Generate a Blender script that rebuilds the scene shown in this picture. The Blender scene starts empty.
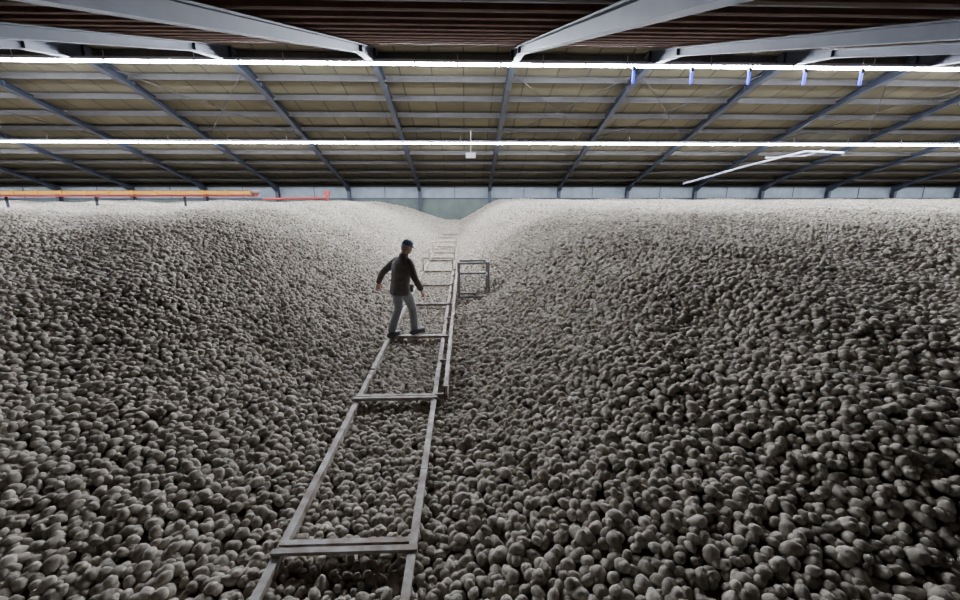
import bpy, bmesh, math, random
import numpy as np
from mathutils import Vector, Matrix
random.seed(3); rng=np.random.default_rng(5)
sc=bpy.context.scene
# ---------------------------------------------------------------- helpers
def link(o,parent=None):
    sc.collection.objects.link(o)
    if parent: o.parent=parent
    return o
def mat(name,col,rough=.7,metal=0,noise=None,bump=0,emit=None,es=0,nscale=8):
    m=bpy.data.materials.new(name); m.use_nodes=True
    nt=m.node_tree; b=nt.nodes['Principled BSDF']
    b.inputs['Base Color'].default_value=(*col,1); b.inputs['Roughness'].default_value=rough
    b.inputs['Metallic'].default_value=metal
    if emit: 
        b.inputs['Emission Color'].default_value=(*emit,1); b.inputs['Emission Strength'].default_value=es
    if noise or bump:
        tc=nt.nodes.new('ShaderNodeTexCoord'); n=nt.nodes.new('ShaderNodeTexNoise')
        n.inputs['Scale'].default_value=nscale; n.inputs['Detail'].default_value=6
        nt.links.new(tc.outputs['Object'],n.inputs['Vector'])
        if noise:
            r=nt.nodes.new('ShaderNodeValToRGB'); r.color_ramp.elements[0].position=.35; r.color_ramp.elements[1].position=.65
            r.color_ramp.elements[0].color=(*col,1); r.color_ramp.elements[1].color=(*noise,1)
            nt.links.new(n.outputs['Fac'],r.inputs['Fac']); nt.links.new(r.outputs['Color'],b.inputs['Base Color'])
        if bump:
            bp=nt.nodes.new('ShaderNodeBump'); bp.inputs['Strength'].default_value=bump; bp.inputs['Distance'].default_value=.02
            nt.links.new(n.outputs['Fac'],bp.inputs['Height']); nt.links.new(bp.outputs['Normal'],b.inputs['Normal'])
    return m
class MB:
    def __init__(s): s.v=[];s.f=[];s.m=[]
    def box(s,c,d,mi=0,R=None):
        n=len(s.v)
        for sx in(-.5,.5):
            for sy in(-.5,.5):
                for sz in(-.5,.5):
                    p=Vector((sx*d[0],sy*d[1],sz*d[2]))
                    if R: p=R@p
                    s.v.append((p[0]+c[0],p[1]+c[1],p[2]+c[2]))
        for q in((0,1,3,2),(4,6,7,5),(0,4,5,1),(2,3,7,6),(0,2,6,4),(1,5,7,3)):
            s.f.append([n+i for i in q]); s.m.append(mi)
    def beam(s,a,b,w,h,mi=0,up=(0,0,1)):
        a=Vector(a);b=Vector(b);y=(b-a).normalized();x=y.cross(Vector(up)).normalized();z=x.cross(y)
        R=Matrix((x,y,z)).transposed()
        s.box((a+b)/2,(w,(b-a).length,h),mi,R)
    def prism(s,pts,off,mi=0):
        n=len(s.v);k=len(pts);off=Vector(off)
        s.v+=[tuple(p) for p in pts]+[tuple(Vector(p)+off) for p in pts]
        s.f.append(list(range(n,n+k)));s.m.append(mi); s.f.append(list(range(n+2*k-1,n+k-1,-1)));s.m.append(mi)
        for i in range(k):
            j=(i+1)%k; s.f.append([n+i,n+i+k,n+j+k,n+j]);s.m.append(mi)
    def tube(s,pts,radii,mi=0,n=12,cap=True,flat=None,ref=(1,0,0)):
        """rounded loft along pts; flat=(kx,ky) scale of section."""
        pts=[Vector(p) for p in pts]
        if isinstance(radii,(int,float)): radii=[radii]*len(pts)
        radii=list(radii)
        P=[];Rr=[]
        if cap:
            t=(pts[0]-pts[1]).normalized()
            for a in (.97,.8,.5): P.append(pts[0]+t*radii[0]*a); Rr.append(radii[0]*math.sqrt(1-a*a))
        P+=pts;Rr+=radii
        if cap:
            t=(pts[-1]-pts[-2]).normalized()
            for a in (.5,.8,.97): P.append(pts[-1]+t*radii[-1]*a); Rr.append(radii[-1]*math.sqrt(1-a*a))
        base=len(s.v); k=len(P)
        for i in range(k):
            t=(P[min(i+1,k-1)]-P[max(i-1,0)]).normalized()
            r=Vector(ref); x=(r-t*r.dot(t))
            if x.length<.05: r=Vector((0,1,0)); x=(r-t*r.dot(t))
            x.normalize(); y=t.cross(x)
            fx,fy=flat if flat else (1,1)
            for j in range(n):
                a=2*math.pi*j/n; s.v.append(tuple(P[i]+x*math.cos(a)*Rr[i]*fx+y*math.sin(a)*Rr[i]*fy))
        for i in range(k-1):
            for j in range(n):
                j2=(j+1)%n; s.f.append([base+i*n+j,base+i*n+j2,base+(i+1)*n+j2,base+(i+1)*n+j]); s.m.append(mi)
        s.f.append([base+j for j in range(n)][::-1]);s.m.append(mi)
        s.f.append([base+(k-1)*n+j for j in range(n)]);s.m.append(mi)
    def rings(s,R,mi=0,n=20):
        """R: list of (cx,cy,cz,rx,ry)"""
        base=len(s.v)
        for cx,cy,cz,rx,ry in R:
            for j in range(n):
                a=2*math.pi*j/n; s.v.append((cx+rx*math.cos(a),cy+ry*math.sin(a),cz))
        k=len(R)
        for i in range(k-1):
            for j in range(n):
                j2=(j+1)%n; s.f.append([base+i*n+j,base+i*n+j2,base+(i+1)*n+j2,base+(i+1)*n+j]); s.m.append(mi)
        s.f.append([base+j for j in range(n)][::-1]);s.m.append(mi)
        s.f.append([base+(k-1)*n+j for j in range(n)]);s.m.append(mi)
    def ell(s,c,r,mi=0,n=14,M=None):
        base=len(s.v);k=10
        for i in range(k+1):
            ph=-math.pi/2+math.pi*(i+.02*(i==0)-.02*(i==k))/k
            for j in range(n):
                a=2*math.pi*j/n; p=Vector((r[0]*math.cos(ph)*math.cos(a),r[1]*math.cos(ph)*math.sin(a),r[2]*math.sin(ph)))
                if M: p=M@p
                s.v.append(tuple(p+Vector(c)))
        for i in range(k):
            for j in range(n):
                j2=(j+1)%n; s.f.append([base+i*n+j,base+i*n+j2,base+(i+1)*n+j2,base+(i+1)*n+j]); s.m.append(mi)
        s.f.append([base+j for j in range(n)][::-1]);s.m.append(mi)
        s.f.append([base+k*n+j for j in range(n)]);s.m.append(mi)
    def obj(s,name,mats,parent=None,smooth=False,M=None,voxel=None,bevel=0,relax=0):
        me=bpy.data.meshes.new(name); vs=s.v if M is None else [tuple(M@Vector(v)) for v in s.v]
        me.from_pydata(vs,[],s.f)
        for m in mats: me.materials.append(m)
        me.polygons.foreach_set('material_index',s.m)
        if smooth: me.polygons.foreach_set('use_smooth',[True]*len(s.f))
        me.update(); o=bpy.data.objects.new(name,me); link(o,parent)
        if voxel:
            r=o.modifiers.new('r','REMESH'); r.mode='VOXEL'; r.voxel_size=voxel; r.use_smooth_shade=True
            if relax:
                q=o.modifiers.new('s','SMOOTH'); q.factor=.5; q.iterations=relax
        if bevel:
            b=o.modifiers.new('b','BEVEL'); b.width=bevel; b.segments=2
        return o
def empty(name,loc=(0,0,0)):
    e=bpy.data.objects.new(name,None); e.empty_display_size=.3; e.location=loc; return link(e)

# ---------------------------------------------------------------- camera
CZ=2.68
cd=bpy.data.cameras.new('camera'); cam=bpy.data.objects.new('camera',cd); link(cam)
cam.location=(0,0,CZ); cam.rotation_euler=(math.radians(90-14.1),0,math.radians(-2.0))
cd.sensor_width=36; cd.lens=430/960*36; cd.clip_start=.05; sc.camera=cam

# ---------------------------------------------------------------- materials
def steel(name,c1,c2,rough=.5,ns=3): return mat(name,c1,rough,0,noise=c2,nscale=ns)
m_beam=steel('painted_steel_blue_grey',(.015,.019,.032),(.022,.027,.043),.6)
m_purlin=mat('timber_purlin',(.09,.046,.032),.8,noise=(.13,.068,.047),nscale=4)
m_purlin2=mat('steel_purlin',(.016,.014,.013),.7,noise=(.028,.024,.02),nscale=4)
m_floor=mat('concrete_floor',(.2,.19,.18),.9,noise=(.26,.25,.23))
m_white=mat('white_cladding',(.14,.17,.19),.6,noise=(.11,.13,.145),nscale=2)
m_green=mat('green_grey_cladding',(.06,.078,.066),.7,noise=(.08,.10,.085),nscale=1.5)
m_side=mat('side_cladding',(.09,.09,.085),.8,noise=(.12,.12,.11),nscale=1)
m_steelw=mat('weathered_frame_steel',(.44,.41,.36),.6,noise=(.22,.155,.105),bump=.4,nscale=7)
m_rust=mat('rusty_web',(.26,.13,.065),.85,noise=(.13,.07,.04),nscale=7)
m_gal=mat('galvanised_steel',(.42,.43,.42),.5,noise=(.3,.3,.29),nscale=12)
m_wire=mat('bright_wire',(.75,.75,.72),.5)
m_gald=mat('grey_painted_tube',(.17,.175,.18),.5,noise=(.24,.24,.24),nscale=12)
m_yel=mat('yellow_paint',(.50,.25,.012),.5,noise=(.42,.20,.010),nscale=3)
m_red=mat('red_paint',(.30,.015,.012),.5)
m_tube=mat('fluorescent_tube',(.9,.9,.9),.5,emit=(.80,.86,1),es=470)
m_tube2=mat('fluorescent_tube_dimmed',(.9,.9,.9),.5,emit=(.82,.87,1),es=260)  # same tubes at lower emission, keeps the far potatoes from going too white
m_blue=mat('blue_lamp_tube',(.01,.02,.4),.5,emit=(.0,.02,1),es=3)
m_house=mat('lamp_housing_white',(.25,.26,.32),.5)

def panel_mat(name,c1,c2,seam,sx,sy,mort=.02):
    m=bpy.data.materials.new(name); m.use_nodes=True; nt=m.node_tree; b=nt.nodes['Principled BSDF']
    tc=nt.nodes.new('ShaderNodeTexCoord'); br=nt.nodes.new('ShaderNodeTexBrick'); n=nt.nodes.new('ShaderNodeTexNoise')
    br.offset=0; br.inputs['Color1'].default_value=(*c1,1); br.inputs['Color2'].default_value=(*c2,1); br.inputs['Mortar'].default_value=(*seam,1)
    br.inputs['Scale'].default_value=1; br.inputs['Brick Width'].default_value=sx; br.inputs['Row Height'].default_value=sy; br.inputs['Mortar Size'].default_value=mort
    nt.links.new(tc.outputs['Object'],br.inputs['Vector']); nt.links.new(tc.outputs['Object'],n.inputs['Vector'])
    n.inputs['Scale'].default_value=.7; n.inputs['Detail'].default_value=5
    mx=nt.nodes.new('ShaderNodeMix'); mx.data_type='RGBA'; mx.blend_type='MULTIPLY'; mx.inputs[0].default_value=.5
    nt.links.new(br.outputs['Color'],mx.inputs[6]); nt.links.new(n.outputs['Fac'],mx.inputs[7]); nt.links.new(mx.outputs[2],b.inputs['Base Color'])
    b.inputs['Roughness'].default_value=.8
    return m
m_ceilfar=panel_mat('ceiling_insulation_panels',(.155,.136,.078),(.12,.104,.06),(.03,.026,.018),1.25,1.45,.03)
m_ceilnear=panel_mat('ceiling_dark_boards',(.15,.082,.056),(.11,.062,.043),(.03,.02,.015),2.5,.3,.02)

# ---------------------------------------------------------------- shell
XL,XR=-43.2,46.8; YN,YR,YF=-3.,17.,32.; ZR=CZ+5.08; ZF=CZ+.55; ZN=CZ+.05; ZB=-1.6
b=MB(); b.box(((XL+XR)/2,(YN+YF)/2,ZB-.1),(XR-XL,YF-YN,.2)); b.obj('floor',[m_floor])
b=MB()
b.prism([(XL,YR,ZR),(XL,YF+.2,ZF),(XL,YF+.2,ZF+.15),(XL,YR,ZR+.15)],(XR-XL,0,0),0)
b.prism([(XL,YN-.2,ZN),(XL,YR,ZR),(XL,YR,ZR+.15),(XL,YN-.2,ZN+.15)],(XR-XL,0,0),1)
b.obj('ceiling',[m_ceilfar,m_ceilnear])
b=MB(); b.box(((XL+XR)/2,YF+.1,(ZB+2.2)/2),(XR-XL,.2,2.2-ZB),0); b.box(((XL+XR)/2,YF+.1,2.72),(XR-XL,.2,1.04),1)
k=XL
while k<XR: # panel seams of the translucent band
    b.box((k,YF-.01,2.68),(.05,.04,.92),2); k+=2.5
b.box(((XL+XR)/2,YF-.03,2.22),(XR-XL,.08,.08),2)
b.obj('wall_back',[m_green,m_white,m_beam])
b=MB(); b.box(((XL+XR)/2,YN-.1,(ZB+ZN)/2),(XR-XL,.2,ZN-ZB)); b.obj('wall_front',[m_side])
for nm,x in(('wall_left',XL-.2),('wall_right',XR)):
    b=MB(); b.prism([(x,YN,ZB),(x,YF,ZB),(x,YF,ZF),(x,YR,ZR),(x,YN,ZN)],(.2,0,0)); b.obj(nm,[m_side])

# portal frames (I beams with ridge haunch)
SL_F=(ZF-ZR)/(YF-YR); SL_N=(ZR-ZN)/(YR-YN)
zf=lambda y: ZR+SL_F*(y-YR)
zn=lambda y: ZR-SL_N*(YR-y)
def web(b,prof_top,prof_bot,x):
    pts=prof_top+prof_bot[::-1]
    b.prism([(x-.012,y,z) for y,z in pts],(.024,0,0))
    for P in(prof_bot,):
        for (y0,z0),(y1,z1) in zip(P[:-1],P[1:]): b.beam((x,y0,z0),(x,y1,z1),.22,.03)
    for (y0,z0),(y1,z1) in zip(prof_top[:-1],prof_top[1:]): b.beam((x,y0,z0-.02),(x,y1,z1-.02),.22,.03)
for i in range(-9,10):
    x=1.8+5*i
    if x<XL or x>XR: continue
    b=MB(); o=.12
    top=[(YN,zn(YN)-o),(YR,ZR-o),(YF-.02,zf(YF)-o)]
    bot=[(YN,zn(YN)-.36),(YR-2.2,zn(YR-2.2)-.36),(YR,ZR-.62),(YR+2.2,zf(YR+2.2)-.38),(YF-1.2,zf(YF-1.2)-.38),(YF-.02,zf(YF)-.7)]
    web(b,top,bot,x)
    for yy,hh in((YR,.5),(YR-2.2,.24),(YR+2.2,.26)):
        zt=(zf(yy) if yy>=YR else zn(yy))-.12
        b.box((x,yy,zt-hh/2),(.2,.025,hh))
    b.box((x,YF-.2,(ZB+ZF)/2-.1),(.02,.36,ZF-ZB-.2)); b.box((x,YF-.38,(ZB+ZF)/2-.25),(.2,.02,ZF-ZB-.5)); b.box((x,YF-.04,(ZB+ZF)/2-.1),(.2,.02,ZF-ZB-.2))
    b.obj('steel_portal_frame',[m_beam])
# purlins
b=MB()
y=YR+.5
while y<YF:
    b.box(((XL+XR)/2,y,zf(y)-.11),(XR-XL,.13,.22)); y+=1.45
b.obj('roof_purlins',[m_purlin2])
b=MB(); y=YR-.5
while y>YN:
    b.box(((XL+XR)/2,y,zn(y)-.04),(XR-XL,.09,.08)); y-=1.1
b.obj('roof_purlins',[m_purlin])
# diagonal wind bracing rods
b=MB()
for x0 in(1.8,6.8,16.8,-13.2,-23.2):
    for (ya,yb) in((YR+1,YF-8),):
        b.tube([(x0,ya,zf(ya)-.3),(x0+5,yb,zf(yb)-.3)],.02,n=6,cap=False)
        b.tube([(x0+5,ya,zf(ya)-.3),(x0,yb,zf(yb)-.3)],.02,n=6,cap=False)
b.obj('wind_bracing',[m_purlin2],smooth=True)

# ---------------------------------------------------------------- strip lights
def strip(y,z,name,mt):
    b=MB(); x=XL+1; L=1.5
    b.box(((XL+XR)/2,y,z+.085),(XR-XL-1,.28,.03),1)
    for s in(-1,1): b.box(((XL+XR)/2,y+s*.145,z+.055),(XR-XL-1,.012,.09),1)
    while x<XR-2:
        b.tube([(x+.04,y,z),(x+L-.04,y,z)],.052,0,n=8,cap=False,ref=(0,0,1))
        b.box((x,y,z+.02),(.07,.12,.12),1)
        x+=L
    x=XL+1
    while x<XR:
        b.box((x,y,z+.2),(.02,.02,.25),1); x+=3
    b.obj(name,[mt,m_house])
strip(16.6,CZ+4.33,'strip_light',m_tube)
strip(24.0,CZ+2.50,'strip_light',m_tube2)
for x in(5.9,7.95,10.0,12.0,14.05):
    e=empty('hanging_blue_lamp',(x,16.2,CZ+4.0))
    b=MB(); b.tube([(0,0,-.28),(0,0,.05)],.05,0,n=8); b.obj('tube',[m_blue],e)
    b=MB(); b.box((0,0,.14),(.1,.1,.14)); b.box((.09,0,.2),(.2,.03,.03)); b.box((0,0,.55),(.015,.015,.8)); b.obj('bracket',[m_beam],e)
# small white sensor box on the ceiling
e=empty('ceiling_sensor_box',(.33,23.0,CZ+1.8)); b=MB(); b.box((0,0,0),(.5,.25,.25)); b.box((0,0,.6),(.03,.03,1.2)); b.box((0,-.13,0),(.4,.02,.15)); b.obj('housing',[m_gal],e,bevel=.02)
# white pipe
b=MB(); b.tube([(13.5,27,CZ+.5),(16.5,25.6,CZ+1.5),(19,24.6,CZ+2.2),(19.9,24.4,CZ+2.15),(21.,24.4,CZ+2.1)],.055,n=10)
b.tube([(16.8,24.6,CZ+1.85),(19,24.6,CZ+1.95),(20.2,24.8,CZ+2.3)],.04,n=8)
b.obj('white_ventilation_pipe',[m_house],smooth=True)
# conveyor left
e=empty('conveyor',(0,21,CZ-.05))
b=MB(); b.box((-16.3,0,.02),(13.2,.5,.14)); 
for x in np.arange(-22.5,-9.9,1.05): b.box((x,-.27,.02),(.06,.04,.2))
b.obj('yellow_side_frame',[m_yel],e)
b=MB(); b.box((-16.3,0,-.12),(13.2,.4,.08)); b.obj('red_base',[m_red],e)
b=MB()
for x in(-21,-17,-13): b.box((x,0,-.45),(.08,.08,.6))
b.obj('legs',[m_beam],e)
b=MB(); b.box((-16.3,0,.11),(13.1,.42,.03)); b.tube([(-9.75,-.25,.03),(-9.75,.25,.03)],.1,ref=(0,0,1)); b.obj('belt',[m_purlin],e)
e=empty('red_standpipe',(-8.75,28.5,0))
b=MB(); b.box((0,0,1.35),(.14,.14,2.5)); b.tube([(0,0,2.32),(-4,0,2.25)],.06,n=8); b.box((0,0,2.62),(.35,.1,.25)); b.obj('pipe',[m_red],e)

# ---------------------------------------------------------------- potato heap
def ss(t): t=np.clip(t,0,1); return t*t*(3-2*t)
def gauss(x,y,cx,cy,sx,sy,rot=0):
    c,s=math.cos(rot),math.sin(rot); u=(x-cx)*c+(y-cy)*s; v=-(x-cx)*s+(y-cy)*c
    return np.exp(-(u/sx)**2-(v/sy)**2)
def H(x,y):
    x=np.asarray(x,float);y=np.asarray(y,float)
    wl=5.4+0*y; wr=3.2+2.2*np.exp(-((y-8)/6)**2)
    tl=np.clip((-1.35-x)/wl,0,1); tr=np.clip((x+.30)/wr,0,1)
    sl=.55*(1-(1-tl)**2)+.45*ss(tl); sr=.55*(1-(1-tr)**2)+.45*ss(tr)
    PL=.55+1.42*ss((y-2.0)/9.5); PR=.04+2.04*(1-np.exp(-np.clip(y-.8,0,99)/4.8))
    T=-.07+.75*ss((y-27.5)/4)
    s=sl+sr; P=np.where(x<-1,PL,PR)
    z=T+(P-T)*s
    n=.05*np.sin(.9*x+.5*y+1)+.03*np.sin(1.5*y-.7*x)+.03*np.sin(2.3*x+1.9*y)
    z+=n*np.clip(s*1.2,0,1)
    z+=.18*gauss(x,y,1.9,4.6,.7,1.9,-.35)*sr          # soft ridge and gully of the right slope
    z-=.15*gauss(x,y,3.1,5.4,.6,1.6,-.35)*sr
    z+=.22*gauss(x,y,-7.5,20,2.8,4)
    z-=.30*gauss(x,y,.45,10.7,.7,.9)
    return z
# core surface grid
step=.25
gx=np.arange(XL+.1,XR-.05,step); gy=np.arange(YN+.05,YF,step)
GX,GY=np.meshgrid(gx,gy,indexing='ij'); GZ=H(GX,GY)-.03
verts=np.stack([GX.ravel(),GY.ravel(),GZ.ravel()],1); nx,ny=GX.shape
ii,jj=np.meshgrid(np.arange(nx-1),np.arange(ny-1),indexing='ij'); a=(ii*ny+jj).ravel()
faces=np.stack([a,a+ny,a+ny+1,a+1],1)
# potato points
sp=.075
px=np.arange(-40,43,sp); py=np.arange(.2,31.9,sp*.866)
PX,PY=np.meshgrid(px,py,indexing='ij'); PX=PX+(np.arange(len(py))%2)[None,:]*sp*.5
PX=PX.ravel();PY=PY.ravel()
keep=np.abs(PX-.035*PY)<(1.20*PY+3.0)
PX=PX[keep];PY=PY[keep]
N=len(PX)
PX=PX+rng.normal(0,.020,N);PY=PY+rng.normal(0,.020,N); PY=np.clip(PY,-2.8,31.8)
PZ=H(PX,PY)+rng.normal(0,.015,N)
# extra loose potatoes on top
ne=int(N*.06); idx=rng.choice(N,ne,replace=False)
PX=np.concatenate([PX,PX[idx]+.035]);PY=np.concatenate([PY,PY[idx]+.035]);PZ=np.concatenate([PZ,H(PX[-ne:],PY[-ne:])+.04])
N=len(PX)
onframe=(PX>-1.6)&(PX<-.1)&(PY<28); PZ=np.where(onframe,np.minimum(PZ,H(PX,PY)+.01),PZ)
allv=np.concatenate([verts,np.stack([PX,PY,PZ],1)]); nb=len(verts)
me=bpy.data.meshes.new('potato_pile')
me.vertices.add(len(allv)); me.vertices.foreach_set('co',allv.ravel())
me.loops.add(faces.size); me.loops.foreach_set('vertex_index',faces.ravel().astype(np.int32))
me.polygons.add(len(faces)); me.polygons.foreach_set('loop_start',(np.arange(len(faces))*4).astype(np.int32))
me.update(calc_edges=True); me.validate()
rot=np.zeros((len(allv),3)); rot[nb:,0]=rng.normal(0,.5,N); rot[nb:,1]=rng.normal(0,.5,N); rot[nb:,2]=rng.uniform(0,6.283,N)
scl=np.ones(len(allv)); scl[nb:]=np.clip(rng.normal(.75,.11,N),.50,1.05)
pid=np.zeros(len(allv),np.int32); pid[nb:]=rng.integers(0,6,N)
ispt=np.zeros(len(allv),bool); ispt[nb:]=True
at=me.attributes.new('rot','FLOAT_VECTOR','POINT'); at.data.foreach_set('vector',rot.ravel())
at=me.attributes.new('scl','FLOAT','POINT'); at.data.foreach_set('value',scl)
at=me.attributes.new('pid','INT','POINT'); at.data.foreach_set('value',pid)
at=me.attributes.new('ispt','BOOLEAN','POINT'); at.data.foreach_set('value',ispt)
m_core=mat('brown_pile_core',(.10,.085,.065),.95,noise=(.15,.13,.10),nscale=20)  # dark brown core surface that fills the gaps between potatoes
# potato skin material
m_pot=bpy.data.materials.new('potato_skin'); m_pot.use_nodes=True; nt=m_pot.node_tree; bs=nt.nodes['Principled BSDF']
oi=nt.nodes.new('ShaderNodeObjectInfo'); cr=nt.nodes.new('ShaderNodeValToRGB'); cr.color_ramp.elements[0].color=(.275,.24,.185,1); cr.color_ramp.elements[1].color=(.53,.475,.38,1)
el=cr.color_ramp.elements.new(.5); el.color=(.41,.362,.283,1)
nt.links.new(oi.outputs['Random'],cr.inputs['Fac'])
tc=nt.nodes.new('ShaderNodeTexCoord'); nz=nt.nodes.new('ShaderNodeTexNoise'); nz.inputs['Scale'].default_value=22; nz.inputs['Detail'].default_value=5
nt.links.new(tc.outputs['Object'],nz.inputs['Vector'])
mr=nt.nodes.new('ShaderNodeMapRange'); mr.inputs[1].default_value=.35; mr.inputs[2].default_value=.65; mr.inputs[3].default_value=.65; mr.inputs[4].default_value=1.1
nt.links.new(nz.outputs['Fac'],mr.inputs[0])
mx=nt.nodes.new('ShaderNodeMix'); mx.data_type='RGBA'; mx.blend_type='MULTIPLY'; mx.inputs[0].default_value=1
nt.links.new(cr.outputs['Color'],mx.inputs[6]); nt.links.new(mr.outputs[0],mx.inputs[7]); nt.links.new(mx.outputs[2],bs.inputs['Base Color'])
bs.inputs['Roughness'].default_value=.85
bp=nt.nodes.new('ShaderNodeBump'); bp.inputs['Strength'].default_value=.4; bp.inputs['Distance'].default_value=.004
nt.links.new(nz.outputs['Fac'],bp.inputs['Height']); nt.links.new(bp.outputs['Normal'],bs.inputs['Normal'])
me.materials.append(m_core)
pile=link(bpy.data.objects.new('potato_pile',me))
pc=bpy.data.collections.new('potato_variants')
from mathutils import noise as mn
for v in range(6):
    bm=bmesh.new(); bmesh.ops.create_icosphere(bm,subdivisions=3,radius=1)
    ax=(.067+random.uniform(-.007,.011), .055+random.uniform(-.004,.005), .049+random.uniform(-.004,.004)); bend=random.uniform(-.12,.12)
    for q in bm.verts:
        p=q.co.copy(); d=1+.16*mn.noise(p*1.1+Vector((v*7,0,0)))+.05*mn.noise(p*2.7+Vector((0,v*5,0)))
        tap=1+.13*p.x*(1 if v%2 else -1)
        q.co=Vector((p.x*ax[0]*d, p.y*ax[1]*d*tap+bend*.1*p.x*p.x, p.z*ax[2]*d*tap))
    pm=bpy.data.meshes.new('potato'); bm.to_mesh(pm); bm.free(); pm.materials.append(m_pot)
    pm.polygons.foreach_set('use_smooth',[True]*len(pm.polygons))
    pc.objects.link(bpy.data.objects.new('potato',pm))
ng=bpy.data.node_groups.new('scatter_potatoes','GeometryNodeTree')
ng.interface.new_socket('Geometry',in_out='INPUT',socket_type='NodeSocketGeometry'); ng.interface.new_socket('Geometry',in_out='OUTPUT',socket_type='NodeSocketGeometry')
def nd(t): return ng.nodes.new(t)
gi=nd('NodeGroupInput');go=nd('NodeGroupOutput'); iop=nd('GeometryNodeInstanceOnPoints'); ci=nd('GeometryNodeCollectionInfo')
ci.inputs['Collection'].default_value=pc; ci.inputs['Separate Children'].default_value=True; ci.inputs['Reset Children'].default_value=True
def attr(n,t):
    a=nd('GeometryNodeInputNamedAttribute'); a.data_type=t; a.inputs['Name'].default_value=n; return a.outputs['Attribute']
L=ng.links.new
L(gi.outputs[0],iop.inputs['Points']); L(attr('ispt','BOOLEAN'),iop.inputs['Selection']); L(ci.outputs[0],iop.inputs['Instance'])
iop.inputs['Pick Instance'].default_value=True; L(attr('pid','INT'),iop.inputs['Instance Index'])
e2r=nd('FunctionNodeEulerToRotation'); L(attr('rot','FLOAT_VECTOR'),e2r.inputs[0]); L(e2r.outputs[0],iop.inputs['Rotation']); L(attr('scl','FLOAT'),iop.inputs['Scale'])
j=nd('GeometryNodeJoinGeometry'); L(gi.outputs[0],j.inputs[0]); L(iop.outputs[0],j.inputs[0]); L(j.outputs[0],go.inputs[0])
gm=pile.modifiers.new('scatter','NODES'); gm.node_group=ng
print('potatoes',N)

# ---------------------------------------------------------------- walkway frame
e=empty('steel_ladder_walkway')
b=MB(); RX0,RX1=-1.43,-.42
for x in(RX0,RX1):
    y=1.2
    while y<27.7:
        y2=min(y+2.5,27.9); dz=random.uniform(-.012,.012)
        b.box((x,(y+y2)/2,.03+dz),(.062,y2-y-.01,.03)); b.box((x+(.026 if x<-1 else -.026),(y+y2)/2,-.01+dz),(.012,y2-y-.01,.08)); y=y2
b.obj('side_rails',[m_steelw],e)
b=MB()
ys=[2.72,5.2,7.7,10.1,12.3,14.6,17,19.3,21.5,23.7,25.7,27.8]
for y in ys:
    b.box(((RX0+RX1)/2,y,.055),(RX1-RX0+.08,.045,.03)); b.box(((RX0+RX1)/2,y+.1,.04),(RX1-RX0+.04,.05,.025)); b.box(((RX0+RX1)/2,y+.05,.02),(RX1-RX0,.012,.05))
b.obj('cross_bars',[m_steelw],e)
b=MB()
b.box((-.27,10.6,.20),(.05,10.8,.03)); b.box((-.27,10.6,-.02),(.04,10.8,.03))
for y in np.arange(5.3,16,1.2): b.box((-.27,y,.09),(.04,.05,.24)); b.box((-.34,y,.05),(.16,.04,.03))
b.obj('upper_side_rail',[m_steelw],e)
b=MB(); b.box((-.29,10.6,.09),(.015,10.7,.2)); b.obj('kick_board',[m_rust],e)
b=MB()
for y in(14.6,17,19.3,21.5,23.7):
    for x in(RX0,RX1): b.box((x,y,.25),(.04,.04,.5))
    b.box(((RX0+RX1)/2,y,.5),(RX1-RX0,.04,.04))
b.obj('raised_hoops',[m_steelw],e)
# side box frame
e=empty('metal_crate_frame',(.22,10.85,.04)); e.rotation_euler=(0,0,math.radians(4))
b=MB(); w,d,h=.76,.42,.88; t=.05
for sx in(-1,1):
    for sy in(0,1): b.box((sx*w/2,sy*d,h/2),(t,t,h))
    for z in(0,h*.62,h): b.box((sx*w/2,d/2,z),(t,d,t))
for sy in(0,1):
    for z in(0,h): b.box((0,sy*d,z),(w,t,t))
b.box((0,d,h*.62),(w,t,t))
b.obj('tube_frame',[m_gald],e)
b=MB()
for k in range(1,8): b.box((-w/2+w*k/8,d,h*.3),(.01,.01,h*.6))
for k in range(1,6): b.box((0,d,h*.1*k),(w,.01,.01))
b.obj('mesh_panel',[m_gal],e)
# loose wire on the right pile
pts=[]
for k in range(30):
    t=k/29; x=3.0+2.0*t; y=3.95-.85*t; pts.append((x,y,float(H(x,y))+.065+.012*math.sin(9*t)))
b=MB(); b.tube(pts,.005,n=6); b.obj('loose_wire',[m_wire],smooth=True)

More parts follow.
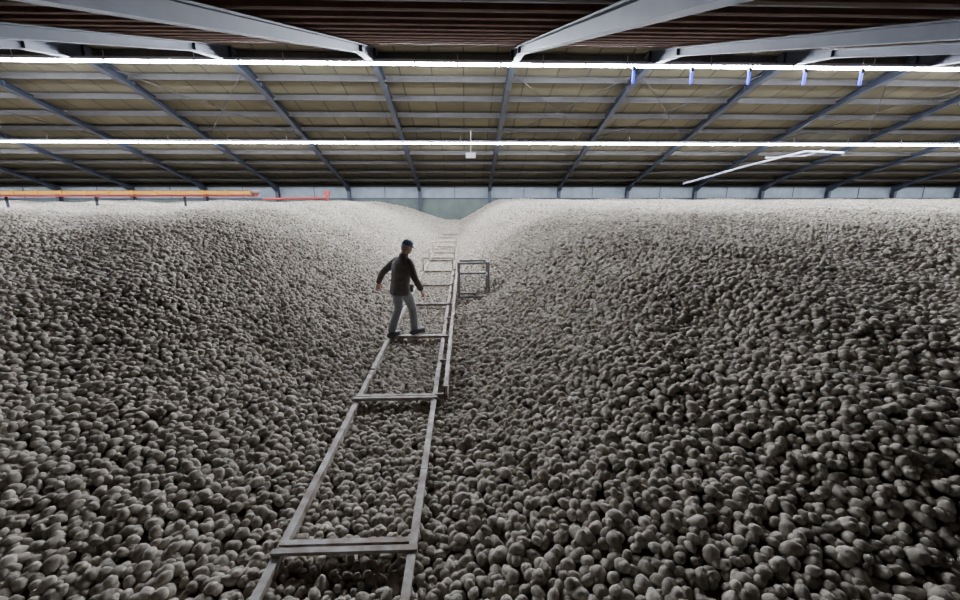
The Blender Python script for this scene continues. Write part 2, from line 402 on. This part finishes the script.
# ---------------------------------------------------------------- man
def build_man(loc,rz,scale,name='man'):
    man=empty(name,loc); man.rotation_euler=(0,0,math.radians(rz)); man.scale=scale
    m_jack=mat('waxed_jacket_cloth',(.085,.073,.063),.8,noise=(.115,.10,.085),bump=.6,nscale=14)
    m_jean=mat('grey_jeans',(.23,.245,.26),.85,noise=(.30,.315,.33),bump=.4,nscale=16)
    m_boot=mat('dark_boots',(.035,.04,.05),.55,noise=(.055,.06,.075),nscale=12)
    m_skin=mat('skin',(.50,.30,.22),.6,noise=(.46,.26,.19),nscale=20)
    m_hair=mat('grey_hair',(.22,.20,.18),.9,bump=.8,noise=(.3,.28,.26),nscale=60)
    m_cap=mat('navy_cap',(.05,.07,.15),.8,noise=(.065,.085,.18),nscale=30)
    m_eye=mat('eye_white',(.7,.7,.7),.3); m_iris=mat('eye_iris',(.03,.02,.015),.3); m_lip=mat('lips',(.40,.18,.15),.6)
    b=MB()
    b.rings([(0,-.01,.80,.10,.08),(0,-.01,.86,.165,.12),(0,-.005,.95,.17,.125),(0,.01,1.06,.155,.11),(0,.015,1.1,.13,.09)])
    b.tube([(.085,0,.90),(.095,.10,.70),(.10,.165,.53),(.10,.185,.40),(.095,.20,.26),(.09,.21,.13)],[.100,.092,.074,.074,.070,.072])
    b.tube([(-.085,0,.90),(-.095,.02,.70),(-.10,.03,.50),(-.10,-.03,.38),(-.095,-.10,.25),(-.09,-.15,.14)],[.100,.092,.074,.074,.070,.072])
    for z,(xx,yy) in ((.33,(.098,.19)),(.20,(.093,.205)),(.50,(.10,.17)),(.58,(.098,.15))): b.tube([(xx-.035,yy-.045,z),(xx,yy-.058,z+.012),(xx+.035,yy-.045,z)],.014,n=6)
    b.obj('trousers',[m_jean],man,smooth=True,voxel=.010,relax=2)
    for nm,ax,ay in(('boot_right',.09,.21),('boot_left',-.09,-.155)):
        b=MB(); sd=1 if ax>0 else -1
        b.tube([(ax,ay+.005,.13),(ax,ay,.08)],[.056,.052])
        b.tube([(ax,ay-.05,.045),(ax+sd*.005,ay+.05,.052),(ax+sd*.015,ay+.13,.044),(ax+sd*.02,ay+.19,.036)],[.045,.047,.046,.036])
        b.box((ax+sd*.008,ay+.065,.008),(.088,.30,.024))
        b.obj(nm,[m_boot],man,smooth=True,voxel=.007,relax=2)
    # jacket
    b=MB()
    b.rings([(0,-.02,.785,.150,.115),(0,-.015,.80,.195,.146),(0,-.01,.86,.200,.150),(0,.0,.95,.192,.142),(0,.01,1.02,.185,.135),(0,.035,1.15,.195,.138),(0,.055,1.28,.208,.142),(0,.07,1.36,.205,.130),(0,.085,1.42,.16,.105),(0,.095,1.46,.11,.085),(0,.105,1.50,.075,.075)],n=28)
    b.tube([(-.15,.08,1.385),(-.215,.05,1.33),(-.30,-.01,1.24),(-.365,-.055,1.16),(-.42,-.065,1.07),(-.465,-.07,.98)],[.075,.073,.066,.060,.056,.052])
    b.tube([(.15,.08,1.385),(.205,.075,1.32),(.26,.065,1.22),(.295,.065,1.13),(.325,.10,1.03),(.350,.14,.93)],[.075,.073,.066,.060,.056,.052])
    for sx in(-1,1):
        b.box((sx*.12,.124,.90),(.12,.04,.13)); b.box((sx*.12,.134,.96),(.125,.03,.03))
        b.tube([(sx*.05,-.112,1.02),(sx*.11,-.100,1.04),(sx*.15,-.072,1.05)],.012,n=6); b.tube([(sx*.04,-.098,1.12),(sx*.10,-.088,1.15),(sx*.15,-.058,1.17)],.012,n=6)
    b.obj('jacket',[m_jack],man,smooth=True,voxel=.010,relax=3)
    b=MB(); b.rings([(0,.095,1.44,.10,.092),(0,.102,1.47,.088,.088),(0,.112,1.515,.078,.080),(0,.116,1.53,.076,.078),(0,.116,1.53,.066,.068),(0,.112,1.50,.066,.068)]); b.obj('jacket_collar',[m_jack],man,smooth=True)
    HM=Matrix.Translation((0,.135,1.545))@Matrix.Rotation(math.radians(-22),4,'Z')@Matrix.Rotation(math.radians(-24),4,'X')@Matrix.Diagonal((.93,.93,1,1))
    b=MB()
    b.tube([(0,-.03,-.10),(0,0,.03)],[.058,.056])
    b.ell((0,.0,.125),(.076,.097,.105)); b.ell((0,.035,.06),(.058,.065,.065)); b.ell((0,.075,.02),(.028,.024,.022))
    b.tube([(0,.095,.115),(0,.108,.085),(0,.118,.068)],[.009,.012,.014]); b.ell((0,.095,.066),(.02,.014,.009))
    for s in(-1,1):
        b.ell((s*.080,-.005,.09),(.010,.020,.032)); b.ell((s*.035,.082,.075),(.024,.018,.02)); b.ell((s*.03,.088,.128),(.024,.012,.008))
    b.obj('head',[m_skin],man,smooth=True,M=HM,voxel=.005,relax=2)
    b=MB()
    for s in(-1,1): b.ell((s*.031,.091,.108),(.012,.008,.007)); b.ell((s*.031,.097,.108),(.005,.004,.005),1)
    b.obj('eyes',[m_eye,m_iris],man,smooth=True,M=HM)
    b=MB(); b.ell((0,.098,.042),(.024,.008,.006)); b.obj('mouth',[m_lip],man,smooth=True,M=HM)
    b=MB(); b.ell((0,-.030,.11),(.079,.078,.08)); b.ell((0,-.062,.055),(.055,.033,.04)); b.obj('hair',[m_hair],man,smooth=True,M=HM,voxel=.006,relax=1)
    b=MB()
    b.rings([(0,-.004,.132,.082,.102),(0,-.004,.15,.085,.106),(0,-.004,.19,.082,.100),(0,-.006,.22,.064,.080),(0,-.006,.238,.035,.045),(0,-.006,.242,.008,.01)])
    b.prism([(-.07,.06,.143),(.07,.06,.143),(.062,.13,.131),(.035,.165,.126),(-.035,.165,.126),(-.062,.13,.131)],(0,0,.010))
    b.ell((0,-.006,.243),(.01,.01,.006))
    b.obj('cap',[m_cap],man,smooth=True,M=HM)
    def hand(nm,wrist,direc,fwd,side):
        d=Vector(direc).normalized(); f=Vector(fwd); f=(f-d*f.dot(d)).normalized(); n=d.cross(f)
        n=-n if n.dot(Vector((-side,0,0)))<0 else n
        W=Vector(wrist); P=lambda a,bb,c: W+d*a+f*bb+n*c
        b=MB()
        b.tube([P(-.05,0,0),P(0,0,0)],[.028,.027])
        for k,yo in enumerate((-.028,-.010,.010,.028)): b.tube([P(.005,yo*.7,0),P(.045,yo,0),P(.085,yo,.002)],[.015,.0145,.0115])
        Ls=(.055,.070,.078,.070)
        for k,yo in enumerate((-.030,-.0105,.0105,.030)):
            l=Ls[k]; sp=yo*1.25
            b.tube([P(.085,yo,.002),P(.085+l*.45,sp,.010),P(.085+l*.75,sp*1.05,.026),P(.085+l*.85,sp*1.05,.046)],[.0098,.0090,.0082,.0070],n=8)
        b.tube([P(.015,.02,.005),P(.045,.048,.014),P(.075,.060,.022),P(.098,.062,.030)],[.015,.0125,.0105,.0085],n=8)
        b.obj(nm,[m_skin],man,smooth=True,voxel=.0035,relax=1)
    hand('hand_left',(-.475,-.072,.955),(-.25,.0,-1),(0,1,-.1),-1)
    hand('hand_right',(.358,.153,.905),(.15,.30,-1),(-.2,1,.2),1)
    return man
build_man((-1.19,7.72,.07),-40,(1.07,1.07,1.0))

# ---------------------------------------------------------------- world
w=bpy.data.worlds.new('world'); sc.world=w; w.use_nodes=True
w.node_tree.nodes['Background'].inputs[0].default_value=(.05,.06,.08,1); w.node_tree.nodes['Background'].inputs[1].default_value=.3
